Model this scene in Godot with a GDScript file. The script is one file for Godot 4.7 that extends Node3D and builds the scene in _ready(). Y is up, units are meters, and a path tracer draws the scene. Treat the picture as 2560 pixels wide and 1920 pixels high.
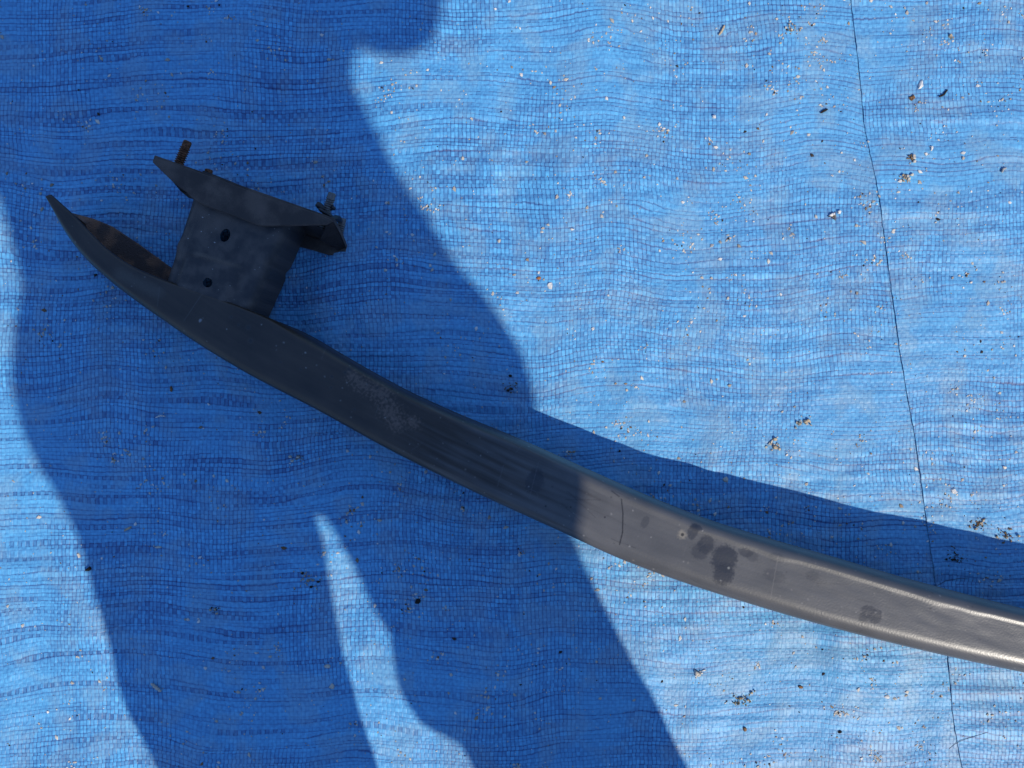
extends Node3D
# A steel bumper bar with its mounting bracket lying on a blue woven tarpaulin in hard sun, in the shadow of the person photographing it.
# World: y up, metres; x to the right and z towards the person's feet. The camera looks straight down.

const TILE := Vector2(1.0, 0.75)          # metres covered by one repeat of the woven texture
const ROWS := 228
const COLS := 326
var tarp_noise := FastNoiseLite.new()
var fold_noise := FastNoiseLite.new()
var fine_noise := FastNoiseLite.new()
var used := {}

func _ready():
	var cam := Camera3D.new(); cam.name = "camera"
	cam.fov = 42.0; cam.near = 0.02; cam.far = 200.0
	add_child(cam)
	cam.transform = Transform3D(Basis(Vector3.RIGHT, Vector3.FORWARD, Vector3.UP), Vector3(0, 0.7815, 0))
	var sky_mat := ProceduralSkyMaterial.new()
	sky_mat.sky_top_color = Color(0.44, 0.62, 0.91)
	sky_mat.sky_horizon_color = Color(0.68, 0.79, 0.94)
	sky_mat.sky_curve = 0.16
	sky_mat.sky_energy_multiplier = 0.96
	sky_mat.ground_bottom_color = Color(0.3, 0.29, 0.27)
	sky_mat.ground_horizon_color = Color(0.55, 0.6, 0.66)
	var sky := Sky.new(); sky.sky_material = sky_mat
	var env := Environment.new()
	env.background_mode = Environment.BG_SKY
	env.sky = sky
	env.tonemap_mode = Environment.TONE_MAPPER_LINEAR
	env.tonemap_exposure = 1.0
	env.sdfgi_enabled = true; env.ssao_enabled = true; env.ssil_enabled = true
	var we := WorldEnvironment.new(); we.name = "world_environment"; we.environment = env
	add_child(we)
	var sun := DirectionalLight3D.new(); sun.name = "sun"
	sun.light_energy = 1.52; sun.light_color = Color(1.0, 0.965, 0.91)
	sun.light_angular_distance = 0.5; sun.shadow_enabled = true
	add_child(sun)
	sun.look_at_from_position(Vector3(0.517, 1.0, 0.718), Vector3.ZERO, Vector3.UP)

	tarp_noise.seed = 11; tarp_noise.frequency = 9.0; tarp_noise.fractal_octaves = 2
	fold_noise.seed = 23; fold_noise.frequency = 14.0; fold_noise.fractal_octaves = 1
	fine_noise.seed = 37; fine_noise.frequency = 55.0; fine_noise.fractal_octaves = 2
	build_ground()
	build_tarpaulin()
	build_bumper()
	build_clip()
	build_person()
	build_debris()

# ------------------------------------------------------------------ helpers
func numbered(called: String) -> String:
	used[called] = used.get(called, 0) + 1
	return called if used[called] == 1 else "%s_%03d" % [called, used[called] - 1]

func tag(o: Node, label: String, category: String, group := "") -> Node:
	o.set_meta("label", label); o.set_meta("category", category)
	if group != "":
		o.set_meta("group", group)
	return o

func thing(called: String, at := Vector3.ZERO) -> Node3D:
	var n := Node3D.new(); n.name = numbered(called); n.position = at
	add_child(n, true)
	return n

func put(called: String, m: Mesh, mat: Material, parent: Node = null) -> MeshInstance3D:
	var o := MeshInstance3D.new()
	o.mesh = m; o.material_override = mat
	o.cast_shadow = GeometryInstance3D.SHADOW_CASTING_SETTING_ON
	if parent == null:
		o.name = numbered(called); add_child(o, true)
	else:
		o.name = called; parent.add_child(o, true)
	return o

# a mesh from points and counter-clockwise (seen from outside) triangles; smooth normals over shared points
func mesh_of(v: PackedVector3Array, tri: PackedInt32Array, uv := PackedVector2Array(), col := PackedColorArray()) -> ArrayMesh:
	var n := PackedVector3Array(); n.resize(v.size())
	var out := PackedInt32Array(); out.resize(tri.size())
	for i in range(0, tri.size(), 3):
		var a := tri[i]; var b := tri[i + 1]; var c := tri[i + 2]
		var f := (v[b] - v[a]).cross(v[c] - v[a])
		n[a] += f; n[b] += f; n[c] += f
		out[i] = a; out[i + 1] = c; out[i + 2] = b
	for i in n.size():
		n[i] = n[i].normalized() if n[i].length_squared() > 0.0 else Vector3.UP
	var arr := []; arr.resize(Mesh.ARRAY_MAX)
	arr[Mesh.ARRAY_VERTEX] = v; arr[Mesh.ARRAY_NORMAL] = n; arr[Mesh.ARRAY_INDEX] = out
	if uv.size() == v.size():
		arr[Mesh.ARRAY_TEX_UV] = uv
	if col.size() == v.size():
		arr[Mesh.ARRAY_COLOR] = col
	var m := ArrayMesh.new()
	m.add_surface_from_arrays(Mesh.PRIMITIVE_TRIANGLES, arr)
	return m

func flat_mesh(v: PackedVector3Array, tri: PackedInt32Array) -> ArrayMesh:   # every triangle its own points: hard edges
	var p := PackedVector3Array(); var t := PackedInt32Array()
	for i in tri.size():
		p.append(v[tri[i]]); t.append(i)
	return mesh_of(p, t)

# a sheet of metal cut to an outline (x, z), with chamfered upper edge; lift(p) gives the height of its top
func sheet(outline: PackedVector2Array, top: float, thick: float, edge := 0.0006, dome := 0.0) -> ArrayMesh:
	var poly := outline
	if Geometry2D.is_polygon_clockwise(poly):
		poly.reverse()
	var inner := PackedVector2Array()
	var n := poly.size()
	for i in n:
		var d0 := (poly[i] - poly[(i + n - 1) % n]).normalized()
		var d1 := (poly[(i + 1) % n] - poly[i]).normalized()
		var nn := (Vector2(-d0.y, d0.x) + Vector2(-d1.y, d1.x)).normalized()
		inner.append(poly[i] + nn * edge)
	var v := PackedVector3Array(); var t := PackedInt32Array()
	var rings := [[inner, top], [poly, top - edge], [poly, top - thick + edge], [inner, top - thick]]
	for r in rings:
		for p in r[0]:
			v.append(Vector3(p.x, r[1], p.y))
	for k in 3:
		for i in n:
			var a := k * n + i; var b := k * n + (i + 1) % n
			t.append_array([a, a + n, b, b, a + n, b + n])
	var tri := Geometry2D.triangulate_polygon(inner)
	for i in range(0, tri.size(), 3):
		var a := tri[i]; var b := tri[i + 1]; var c := tri[i + 2]
		if (inner[b] - inner[a]).cross(inner[c] - inner[a]) > 0.0:
			var q := b; b = c; c = q
		t.append_array([a, b, c, 3 * n + a, 3 * n + c, 3 * n + b])
	return flat_mesh(v, t)

# a body of revolution from a to b; outline holds (distance along, radius)
func lathe(a: Vector3, b: Vector3, outline: Array, segs := 16) -> ArrayMesh:
	var ax := (b - a).normalized()
	var e1 := ax.cross(Vector3.UP).normalized(); var e2 := ax.cross(e1)
	var v := PackedVector3Array(); var t := PackedInt32Array()
	for p in outline:
		for s in segs:
			var w := TAU * s / segs
			v.append(a + ax * p.x + (e1 * cos(w) + e2 * sin(w)) * p.y)
	for k in outline.size() - 1:
		for s in segs:
			var i0: int = k * segs + s; var i1: int = k * segs + (s + 1) % segs
			t.append_array([i0, i1, i0 + segs, i1, i1 + segs, i0 + segs])
	return mesh_of(v, t)

# a tube through points
func tube(pts: Array, radii: Array, segs := 8) -> ArrayMesh:
	var v := PackedVector3Array(); var t := PackedInt32Array()
	var n := pts.size()
	for i in n:
		var d: Vector3 = (pts[mini(i + 1, n - 1)] - pts[maxi(i - 1, 0)]).normalized()
		var e1 := d.cross(Vector3(0.13, 0.98, 0.1)).normalized(); var e2 := d.cross(e1)
		for s in segs:
			var w := TAU * s / segs
			v.append(pts[i] + (e1 * cos(w) + e2 * sin(w)) * radii[i])
	for i in n - 1:
		for s in segs:
			var i0 := i * segs + s; var i1 := i * segs + (s + 1) % segs
			t.append_array([i0, i1, i0 + segs, i1, i1 + segs, i0 + segs])
	for e in [0, n - 1]:
		v.append(pts[e])
		for s in segs:
			var i0: int = e * segs + s; var i1: int = e * segs + (s + 1) % segs
			if e == 0:
				t.append_array([v.size() - 1, i1, i0])
			else:
				t.append_array([v.size() - 1, i0, i1])
	return mesh_of(v, t)

func grain(freq: float, seed_: int, kind := FastNoiseLite.TYPE_SIMPLEX_SMOOTH, octaves := 3, size := 256) -> Image:
	var n := FastNoiseLite.new()
	n.seed = seed_; n.frequency = freq; n.noise_type = kind; n.fractal_octaves = octaves
	return n.get_seamless_image(size, size)

func lin(r: float, g: float, b: float) -> Color:
	return Color(r, g, b).linear_to_srgb()

# mottled image between two linear colours
func mottle(a: Color, b: Color, freq: float, seed_: int, lo := 0.25, hi := 0.75, size := 256) -> Image:
	var g := grain(freq, seed_, FastNoiseLite.TYPE_SIMPLEX_SMOOTH, 4, size)
	var f := grain(0.45, seed_ + 5, FastNoiseLite.TYPE_SIMPLEX_SMOOTH, 2, size)
	var im := Image.create_empty(size, size, false, Image.FORMAT_RGB8)
	for y in size:
		for x in size:
			var k := smoothstep(lo, hi, g.get_pixel(x, y).r * 0.8 + f.get_pixel(x, y).r * 0.2)
			im.set_pixel(x, y, a.lerp(b, k).linear_to_srgb())
	return im

func tex(im: Image) -> ImageTexture:
	return ImageTexture.create_from_image(im)

func metal(im: Image, scale: float, rough: float, spec: float, bump: ImageTexture, bump_scale: float) -> StandardMaterial3D:
	var m := StandardMaterial3D.new()
	m.albedo_texture = tex(im)
	m.uv1_triplanar = true; m.uv1_world_triplanar = true
	m.uv1_scale = Vector3.ONE * scale
	m.roughness = rough; m.metallic_specular = spec
	m.heightmap_enabled = true; m.heightmap_texture = bump; m.heightmap_scale = bump_scale
	return m

func plain(c: Color, rough := 0.7, spec := 0.4) -> StandardMaterial3D:
	var m := StandardMaterial3D.new()
	m.albedo_color = c.linear_to_srgb(); m.roughness = rough; m.metallic_specular = spec
	return m

# ------------------------------------------------------------------ ground and tarpaulin
func build_ground():
	var pm := PlaneMesh.new(); pm.size = Vector2(160, 160)
	var m := StandardMaterial3D.new()
	m.albedo_texture = tex(mottle(Color(0.10, 0.09, 0.08), Color(0.24, 0.22, 0.19), 0.03, 71))
	m.uv1_scale = Vector3(120, 120, 1); m.roughness = 0.95
	var g := put("ground", pm, m)
	g.position.y = -0.03
	g.set_meta("kind", "structure"); g.set_meta("label", "grey gravelly ground beneath the tarpaulin")

# relief of the cloth: soft folds running across the tapes, and a low crumple
func cloth(x: float, z: float) -> float:
	var h := tarp_noise.get_noise_2d(x * 1.25, z * 0.55) * 0.0022 * (1.0 + 0.5 * smoothstep(0.1, -0.2, x))
	h += (0.6 - absf(fold_noise.get_noise_2d(x * 0.9 + z * 0.25, z * 0.42 - x * 0.1))) * 0.0016
	h += fine_noise.get_noise_2d(x * 0.6, z * 1.2) * 0.0005
	for f in FOLDS:      # single creases
		var p := Vector2(x, z)
		var q := Geometry2D.get_closest_point_to_segment(p, f[0], f[1])
		h += f[3] * exp(-p.distance_squared_to(q) / (f[2] * f[2]))
	return h - 0.0020

const FOLDS := [[Vector2(-0.2000, -0.2875), Vector2(-0.1406, -0.1781), 0.016, 0.0030], [Vector2(-0.4000, -0.2156), Vector2(-0.3531, -0.1781), 0.012, 0.0028], [Vector2(-0.1562, -0.2812), Vector2(-0.0875, -0.1812), 0.02, -0.0022], [Vector2(-0.1172, -0.1750), Vector2(-0.1000, -0.1250), 0.012, 0.002], [Vector2(-0.1437, -0.0344), Vector2(-0.1187, -0.0500), 0.014, 0.003], [Vector2(-0.1938, 0.0375), Vector2(-0.1812, 0.1156), 0.014, 0.0022], [Vector2(0.0688, -0.2687), Vector2(0.0469, -0.1375), 0.022, 0.0022], [Vector2(0.3281, -0.2750), Vector2(0.3750, -0.1250), 0.018, 0.0022], [Vector2(-0.3375, 0.1875), Vector2(-0.3812, 0.1437), 0.02, 0.0022], [Vector2(0.2531, 0.1938), Vector2(0.2750, 0.2562), 0.016, 0.0024]]

func seam_x(z: float) -> float:
	var pts := SEAM
	for i in pts.size() - 1:
		if z <= pts[i + 1].y:
			return lerpf(pts[i].x, pts[i + 1].x, (z - pts[i].y) / (pts[i + 1].y - pts[i].y))
	return pts[pts.size() - 1].x

const SEAM := [Vector2(0.20, -1.7), Vector2(0.2619, -0.3187), Vector2(0.2653, -0.3000), Vector2(0.2709, -0.2531), Vector2(0.2762, -0.2025), Vector2(0.2853, -0.1553), Vector2(0.2944, -0.0938), Vector2(0.3034, -0.0250), Vector2(0.3159, 0.0437), Vector2(0.3237, 0.1000), Vector2(0.3322, 0.1625), Vector2(0.3400, 0.2062), Vector2(0.3444, 0.2594), Vector2(0.3525, 0.3031), Vector2(0.40, 1.7)]

func steps(lo: float, hi: float, d_lo: float, d_hi: float, fine: float, coarse: float) -> PackedFloat32Array:
	var out := PackedFloat32Array()
	var x := lo
	while x < hi - 1e-5:
		out.append(x)
		x += fine if x >= d_lo and x < d_hi else coarse
	out.append(hi)
	return out

func grid_mesh(xs_of: Callable, zs: PackedFloat32Array, lift: float, shift: Vector2) -> ArrayMesh:
	var v := PackedVector3Array(); var uv := PackedVector2Array(); var t := PackedInt32Array()
	var n := 0
	for j in zs.size():
		var xs: PackedFloat32Array = xs_of.call(zs[j])
		n = xs.size()
		for x in xs:
			v.append(Vector3(x, cloth(x, zs[j]) + lift * (1.0 + 0.7 * fine_noise.get_noise_2d(zs[j] * 0.8, 3.0)), zs[j]))
			uv.append(Vector2(x / TILE.x + 0.5, zs[j] / TILE.y + 0.5) + shift)
	for j in zs.size() - 1:
		for i in n - 1:
			var a := j * n + i
			t.append_array([a, a + n, a + 1, a + 1, a + n, a + n + 1])
	return mesh_of(v, t, uv)

func build_tarpaulin():
	var m := StandardMaterial3D.new()
	var made := weave()
	m.albedo_texture = tex(made[0])
	m.heightmap_enabled = true; m.heightmap_texture = tex(made[1]); m.heightmap_scale = 0.17
	m.roughness = 0.52; m.metallic_specular = 0.5
	var t := thing("tarpaulin")
	tag(t, "blue woven plastic tarpaulin spread on the ground under the bumper bar", "tarpaulin")
	var zs := steps(-1.65, 1.65, -0.36, 0.36, 0.003, 0.03)
	var xs := steps(-1.65, 1.65, -0.45, 0.45, 0.003, 0.03)
	put("main_sheet", grid_mesh(func(_z): return xs, zs, 0.0, Vector2.ZERO), m, t)
	var over := func(z: float) -> PackedFloat32Array:
		var out := PackedFloat32Array()
		var x0 := seam_x(z) + 0.0004 * fine_noise.get_noise_2d(z * 3.0, 7.0)
		for i in 60:
			out.append(x0 + i * 0.004)
		for i in range(1, 48):
			out.append(x0 + 0.236 + i * 0.025)
		return out
	var o := put("overlapping_sheet", grid_mesh(over, zs, 0.0010, Vector2(0.0021, 0.37)), m, t)
	o.set_meta("label", "second width of blue tarpaulin lapped over the first along a fine dark edge")

# colour and relief of the woven tapes
func weave() -> Array:
	var w := 2048; var h := 1536
	var warp := seamless(256, 64, 0.03, 3, 1, w, h)
	var warp2 := seamless(256, 192, 0.02, 4, 2, w, h)
	var bunch := seamless(40, 512, 0.11, 5, 2, w, h)
	var dust := seamless(512, 384, 0.045, 6, 4, w, h)
	var crinkle := seamless(1024, 768, 0.035, 7, 3, w, h, true)
	var speck := seamless(1024, 768, 0.3, 8, 1, w, h)
	var fade := seamless(128, 96, 0.05, 9, 2, w, h)
	var rng := RandomNumberGenerator.new(); rng.seed = 99
	var gap_im := Image.create_empty(30, ROWS, false, Image.FORMAT_L8)
	for j in ROWS:
		var row := rng.randf()
		for i in 30:
			gap_im.set_pixel(i, j, Color(1, 1, 1) * clampf(row * 0.55 + rng.randf() * 0.5, 0, 1))
	gap_im.resize(w, ROWS, Image.INTERPOLATE_CUBIC)
	var gap := gap_im.get_data()
	var row_tone := PackedFloat32Array(); var col_tone := PackedFloat32Array(); var cell := PackedFloat32Array()
	for j in ROWS: row_tone.append(rng.randf_range(-0.05, 0.05))
	for i in COLS: col_tone.append(rng.randf_range(-0.03, 0.03))
	for i in 4096: cell.append(rng.randf_range(-0.08, 0.08))
	var stagger := PackedFloat32Array(); var tilt_u := PackedFloat32Array()
	for i in 4096: tilt_u.append(rng.randf_range(-10.0, 10.0))
	for i in 256: stagger.append(rng.randf_range(-0.3, 0.3))
	var rgb := PackedByteArray(); rgb.resize(w * h * 3)
	var rel := PackedByteArray(); rel.resize(w * h)
	var p := 0
	var fy := float(ROWS) / h; var fx := float(COLS) / w
	for y in h:
		for x in w:
			var b := bunch[p] - 128.0
			var v := y * fy + (warp[p] - 128.0) * 0.011 + (warp2[p] - 128.0) * 0.015 + b * 0.0052
			var u := x * fx + (warp2[p] - 128.0) * 0.007 + (fade[p] - 128.0) * 0.006
			u += stagger[int(floorf(v)) & 255] * 0.4
			v += stagger[int(floorf(u)) & 255] * 0.2
			var jf := floorf(v); var iff := floorf(u)
			var dv := v - jf; var du := u - iff
			var j := posmod(int(jf), ROWS); var i := posmod(int(iff), COLS)
			var q := gap[j * w + x]
			var g := clampf((q - 160.0) * 0.022, 0.0, 1.0) * (0.56 + 0.44 * cos(TAU * (float(x) / w - 0.22)))      # rows where the weft lies low and the warp shows
			var hs := clampf((gap[((j + 7) % ROWS) * w + x] - 90.0) * 0.010, 0.2, 1.0)
			var vs := clampf((fade[p] - 80.0) * 0.015, 0.2, 1.0)
			var ev := minf(dv, 1.0 - dv); var eu := minf(du, 1.0 - du)
			var hl := clampf(1.0 - ev * 6.0, 0.0, 1.0); var vl := clampf(1.0 - eu * 6.0, 0.0, 1.0)  # masks for tape edges, where crevice shade is painted into the colour
			var tone := 1.1 + row_tone[j] + col_tone[i] * vs + cell[(i * 131 + j * 71) & 4095] * (0.3 + 1.1 * vs) + (speck[p] - 128.0) * 0.0009
			var height := 0.0
			if ((i + j) & 1) == 0:          # weft tape on top
				tone -= 0.08 * g
				height = 0.6 + 0.4 * minf(1.0, ev * 4.5) + 0.35 * (dv - 0.5) * hs
				tone *= 1.0 - 0.6 * hl * hs - 0.34 * vl * vs
			else:                           # warp tape on top
				tone -= 0.27 * g
				height = 0.4 - 0.4 * g + 0.4 * minf(1.0, eu * 4.5) + 0.3 * (du - 0.5)
				tone *= 1.0 - 0.58 * vl * maxf(vs, g) - 0.6 * hl * hs
			var d := clampf((dust[p] - 120.0) * 0.004, 0.0, 0.2) + 0.075 + 0.09 * (0.5 + 0.5 * cos(TAU * (float(x) / w - 0.83)))
			d *= 0.75 + speck[p] * 0.002
			var r := 68.0 * tone; var gg := 139.0 * tone; var bb := 187.0 * (0.3 + 0.7 * tone)
			rgb[p * 3] = int(clampf(r + (150.0 - r) * d, 0.0, 255.0))
			rgb[p * 3 + 1] = int(clampf(gg + (150.0 - gg) * d, 0.0, 255.0))
			rgb[p * 3 + 2] = int(clampf(bb + (156.0 - bb) * d, 0.0, 255.0))
			rel[p] = int(clampf(64.0 + height * 60.0 + b * 0.55 + (crinkle[p] - 128.0) * 0.22 + (du - 0.5) * tilt_u[(i * 57 + j * 131) & 4095] + (dv - 0.5) * tilt_u[(i * 91 + j * 37) & 4095], 0.0, 255.0))
			p += 1
	return [Image.create_from_data(w, h, false, Image.FORMAT_RGB8, rgb), Image.create_from_data(w, h, false, Image.FORMAT_L8, rel)]

func seamless(sw: int, sh: int, freq: float, seed_: int, octaves: int, w: int, h: int, ridged := false) -> PackedByteArray:
	var n := FastNoiseLite.new()
	n.seed = seed_; n.frequency = freq; n.fractal_octaves = octaves
	n.noise_type = FastNoiseLite.TYPE_SIMPLEX_SMOOTH
	if ridged:
		n.fractal_type = FastNoiseLite.FRACTAL_RIDGED
	var im := n.get_seamless_image(sw, sh)
	im.convert(Image.FORMAT_L8)
	im.resize(w, h, Image.INTERPOLATE_CUBIC)
	return im.get_data()

# ------------------------------------------------------------------ the bumper bar
# along the bar: length, front edge x and z, direction to the rear x and z, width and extra height (millimetres)
const BAR := [
	[0.0, -337.9, -134.6, 0.897, -0.441, 5.4, 0.0],
	[8.0, -334.4, -127.6, 0.893, -0.450, 8.4, 0.0],
	[18.0, -329.8, -118.6, 0.877, -0.480, 12.1, 0.0],
	[30.0, -323.7, -108.3, 0.841, -0.541, 14.8, 0.0],
	[45.0, -315.1, -96.5, 0.770, -0.638, 16.4, 0.0],
	[60.0, -304.8, -85.5, 0.691, -0.723, 17.1, 0.0],
	[80.0, -289.5, -72.2, 0.632, -0.775, 19.0, 0.0],
	[100.0, -273.8, -60.2, 0.584, -0.812, 23.0, 0.0],
	[125.0, -253.5, -45.8, 0.580, -0.814, 29.9, 0.0],
	[150.0, -232.6, -31.5, 0.543, -0.840, 36.5, 0.0],
	[175.0, -211.5, -18.3, 0.519, -0.855, 41.3, 0.0],
	[200.0, -190.0, -5.8, 0.483, -0.876, 44.5, 0.0],
	[225.0, -167.9, 5.8, 0.452, -0.892, 45.5, 0.0],
	[250.0, -145.4, 17.3, 0.466, -0.885, 44.0, 0.0],
	[280.0, -119.2, 31.8, 0.495, -0.869, 43.6, 0.0],
	[310.0, -93.0, 46.3, 0.466, -0.885, 44.2, 0.0],
	[350.0, -57.3, 64.5, 0.449, -0.894, 46.1, 0.0],
	[400.0, -12.4, 86.0, 0.412, -0.911, 48.8, 0.0],
	[450.0, 33.4, 106.6, 0.413, -0.911, 49.0, 1.4],
	[500.0, 78.8, 127.0, 0.376, -0.927, 49.5, 4.2],
	[550.0, 126.0, 144.2, 0.332, -0.943, 48.4, 7.2],
	[600.0, 173.5, 159.0, 0.278, -0.961, 48.5, 10.1],
	[650.0, 221.8, 172.7, 0.253, -0.967, 48.5, 12.8],
	[700.0, 270.1, 184.8, 0.241, -0.971, 46.7, 15.4],
	[750.0, 319.1, 195.8, 0.202, -0.979, 45.0, 18.0],
	[800.0, 367.8, 205.7, 0.196, -0.981, 43.0, 20.2],
	[850.0, 417.1, 215.4, 0.183, -0.983, 41.4, 21.0],
	[900.0, 466.2, 223.9, 0.169, -0.986, 39.8, 21.8]
]
const TEX_L := 1100.0
const TEX_S0 := -62.0
const TEX_S := 184.0
var bar_im: Image

func bar_at(l: float) -> Array:      # [front point (m), direction to the rear, width (mm)]
	var i := 0
	while i < BAR.size() - 2 and BAR[i + 1][0] < l:
		i += 1
	var a: Array = BAR[maxi(i - 1, 0)]; var b: Array = BAR[i]; var c: Array = BAR[i + 1]; var d: Array = BAR[mini(i + 2, BAR.size() - 1)]
	var k: float = (l - b[0]) / (c[0] - b[0])
	var o := []
	for q in range(1, 7):
		var m0: float = (c[q] - a[q]) / (c[0] - a[0]) * (c[0] - b[0]) if i > 0 else c[q] - b[q]
		var m1: float = (d[q] - b[q]) / (d[0] - b[0]) * (c[0] - b[0])
		var k2 := k * k; var k3 := k2 * k
		o.append((2 * k3 - 3 * k2 + 1) * b[q] + (k3 - 2 * k2 + k) * m0 + (-2 * k3 + 3 * k2) * c[q] + (k3 - k2) * m1)
	return [Vector2(o[0], o[1]) * 0.001, Vector2(o[2], o[3]).normalized(), o[4], o[5]]

func bar_point(l: float, s: float, h: float) -> Vector3:
	var at := bar_at(l)
	var p: Vector2 = at[0] + at[1] * s * 0.001
	return Vector3(p.x, h * 0.001, p.y)

const DENTS := [[576.1, 1.2, 9.0], [603.8, 2.6, 12.0], [722.2, 1.7, 14.0], [747.1, 1.4, 10.0], [539.3, 1.8, 12.0], [463.7, 1.0, 16.0]]

func build_bumper():
	var t := thing("bumper_bar", Vector3.ZERO)
	tag(t, "black painted steel bumper reinforcement bar with mounting bracket lying across the blue tarpaulin", "car part")
	paint_bar()
	var bump := tex(grain(0.16, 301, FastNoiseLite.TYPE_SIMPLEX_SMOOTH, 2, 512))
	var m := StandardMaterial3D.new()
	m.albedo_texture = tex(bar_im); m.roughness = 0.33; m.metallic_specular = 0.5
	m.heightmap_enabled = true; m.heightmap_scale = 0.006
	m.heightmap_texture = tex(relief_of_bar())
	# profile: distance from the front edge s, height h
	var v := PackedVector3Array(); var uv := PackedVector2Array(); var tr := PackedInt32Array()
	var ls := []
	var l := 0.0
	while l < BAR[BAR.size() - 1][0]:
		ls.append(l); l += 2.0 if l < 60 else 4.0
	var n := 0
	for li in ls.size():
		var q: float = ls[li]
		var at := bar_at(q)
		var w: float = maxf(at[2], 2.0)
		var open_end := smoothstep(184, 227, q)            # 0 at the free end, 1 past the bracket
		var r := minf(12.0, w * 0.36)
		var inset := 0.0
		for d in DENTS:
			inset += d[1] * 0.8 * exp(-pow((q - d[0]) / d[2], 2))
		var prof := []
		var tip := smoothstep(0, 14, q)
		prof.append([1.6, lerpf(48, 3, tip)]); prof.append([0.3, lerpf(48.5, 12, tip)]); prof.append([0.0, lerpf(49, 30, tip)])
		for k in 8:
			var a := PI * 0.5 * k / 7.0
			prof.append([r - r * cos(a), 51 + 9 * sin(a) - 0.7 * exp(-pow((a - 0.75) / 0.16, 2)) * (1.0 - smoothstep(520, 640, q))])
		var roll := minf(lerpf(3.0, 7.0, open_end), w * 0.3)       # width of the rolled rear edge
		var rise := 0.6 * open_end
		for k in range(1, 9):
			var f := k / 8.0
			prof.append([lerpf(r, w - roll - 4.0 * open_end - inset, f), 60.0 - 0.05 * sin(PI * f) * smoothstep(10, 30, w) + 0.25 * fine_noise.get_noise_2d(q * 0.0006, f)])
		for k in range(1, 4):
			var f := k / 4.0
			prof.append([lerpf(w - roll - 4.0 * open_end - inset, w - roll - inset * 0.6, f), 60.0 + rise * (f * f * (3 - 2 * f))])
		var drop := lerpf(2.5, 13.0, open_end)
		for k in 9:
			var a := PI * 0.5 * k / 8.0
			prof.append([lerpf(w - roll - inset * 0.6, w, lerpf(sin(a), k / 8.0, 0.35)), 60 + rise - drop * (1 - cos(a))])
		prof.append([w + 0.5 * open_end, 60 + rise - drop - lerpf(0.2, 1.0, open_end)]); prof.append([w - 1.2 * open_end - 0.3, 60 + rise - drop - lerpf(0.5, 2.0, open_end)])
		prof.append([w - lerpf(0.8, 4.0, open_end), lerpf(56.0, 28.0, open_end)]); prof.append([w - lerpf(1.2, 7.0, open_end), lerpf(55.5, 5.0, open_end)])
		n = prof.size()
		var arc := 0.0
		var arcs := []
		for k in n:
			if k > 0:
				arc += Vector2(prof[k][0] - prof[k - 1][0], prof[k][1] - prof[k - 1][1]).length()
			arcs.append(arc)
		var zero: float = arcs[10]          # where the top begins: s = r there
		for k in n:
			var pr: Array = prof[k]
			var pp: Vector2 = at[0] + at[1] * pr[0] * 0.001
			v.append(Vector3(pp.x, (pr[1] + at[3] * smoothstep(12.0, 48.0, pr[1])) * 0.001, pp.y))
			uv.append(Vector2(q / TEX_L, (arcs[k] - zero + r - TEX_S0) / TEX_S))
	for li in ls.size() - 1:
		for k in n - 1:
			var a := li * n + k
			tr.append_array([a, a + n, a + 1, a + 1, a + n, a + n + 1])
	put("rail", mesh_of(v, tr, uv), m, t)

	# lower flange, rusty inside, seen past the upper one at the free end
	var rust_im := rust_image()
	var rm := metal(rust_im, 9.0, 0.85, 0.3, bump, 0.05)
	var lower := PackedVector2Array([Vector2(-0.3416, -0.1329), Vector2(-0.3245, -0.1282), Vector2(-0.3108, -0.1226), Vector2(-0.2891, -0.1081), Vector2(-0.2664, -0.0916), Vector2(-0.2360, -0.0739), Vector2(-0.2034, -0.0565), Vector2(-0.1444, 0.0155), Vector2(-0.1670, 0.0040), Vector2(-0.1890, -0.0076), Vector2(-0.2104, -0.0200), Vector2(-0.2315, -0.0332), Vector2(-0.2523, -0.0474), Vector2(-0.2726, -0.0618), Vector2(-0.2882, -0.0737), Vector2(-0.3034, -0.0869), Vector2(-0.3136, -0.0977), Vector2(-0.3220, -0.1094)])
	var lf := put("lower_flange", sheet(lower, 0.0055, 0.0025), rm, t)
	lf.set_meta("label", "rusty lower flange showing at the open end of the bar")

	# bracket
	var steel := metal(mottle(Color(0.046, 0.036, 0.031), Color(0.105, 0.078, 0.062), 0.02, 411, 0.3, 0.8), 6.0, 0.65, 0.35, bump, 0.02)
	put("bracket", bracket_mesh(), bracket_material(bump), t)
	build_plate(t, steel)
	# studs
	var rusty := metal(mottle(Color(0.060, 0.032, 0.020), Color(0.21, 0.095, 0.05), 0.05, 431, 0.3, 0.7), 30.0, 0.9, 0.2, bump, 0.03)
	var dark := metal(mottle(Color(0.05, 0.048, 0.047), Color(0.13, 0.12, 0.11), 0.05, 441, 0.35, 0.8), 30.0, 0.45, 0.7, bump, 0.01)
	stud(t, Vector3(-0.2486, 0.0450, -0.1540), Vector3(-0.2369, 0.0500, -0.1776), 0.0037, rusty, "longest stud, brown with rust")
	stud(t, Vector3(-0.2351, 0.0180, -0.1465), Vector3(-0.2305, 0.0200, -0.1635), 0.0036, rusty, "short rusty stud end behind the plate")
	stud(t, Vector3(-0.1405, 0.0450, -0.1146), Vector3(-0.1313, 0.0500, -0.1398), 0.0035, dark, "")
	stud(t, Vector3(-0.1320, 0.0190, -0.1134), Vector3(-0.1285, 0.0220, -0.1260), 0.0035, dark, "")

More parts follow.
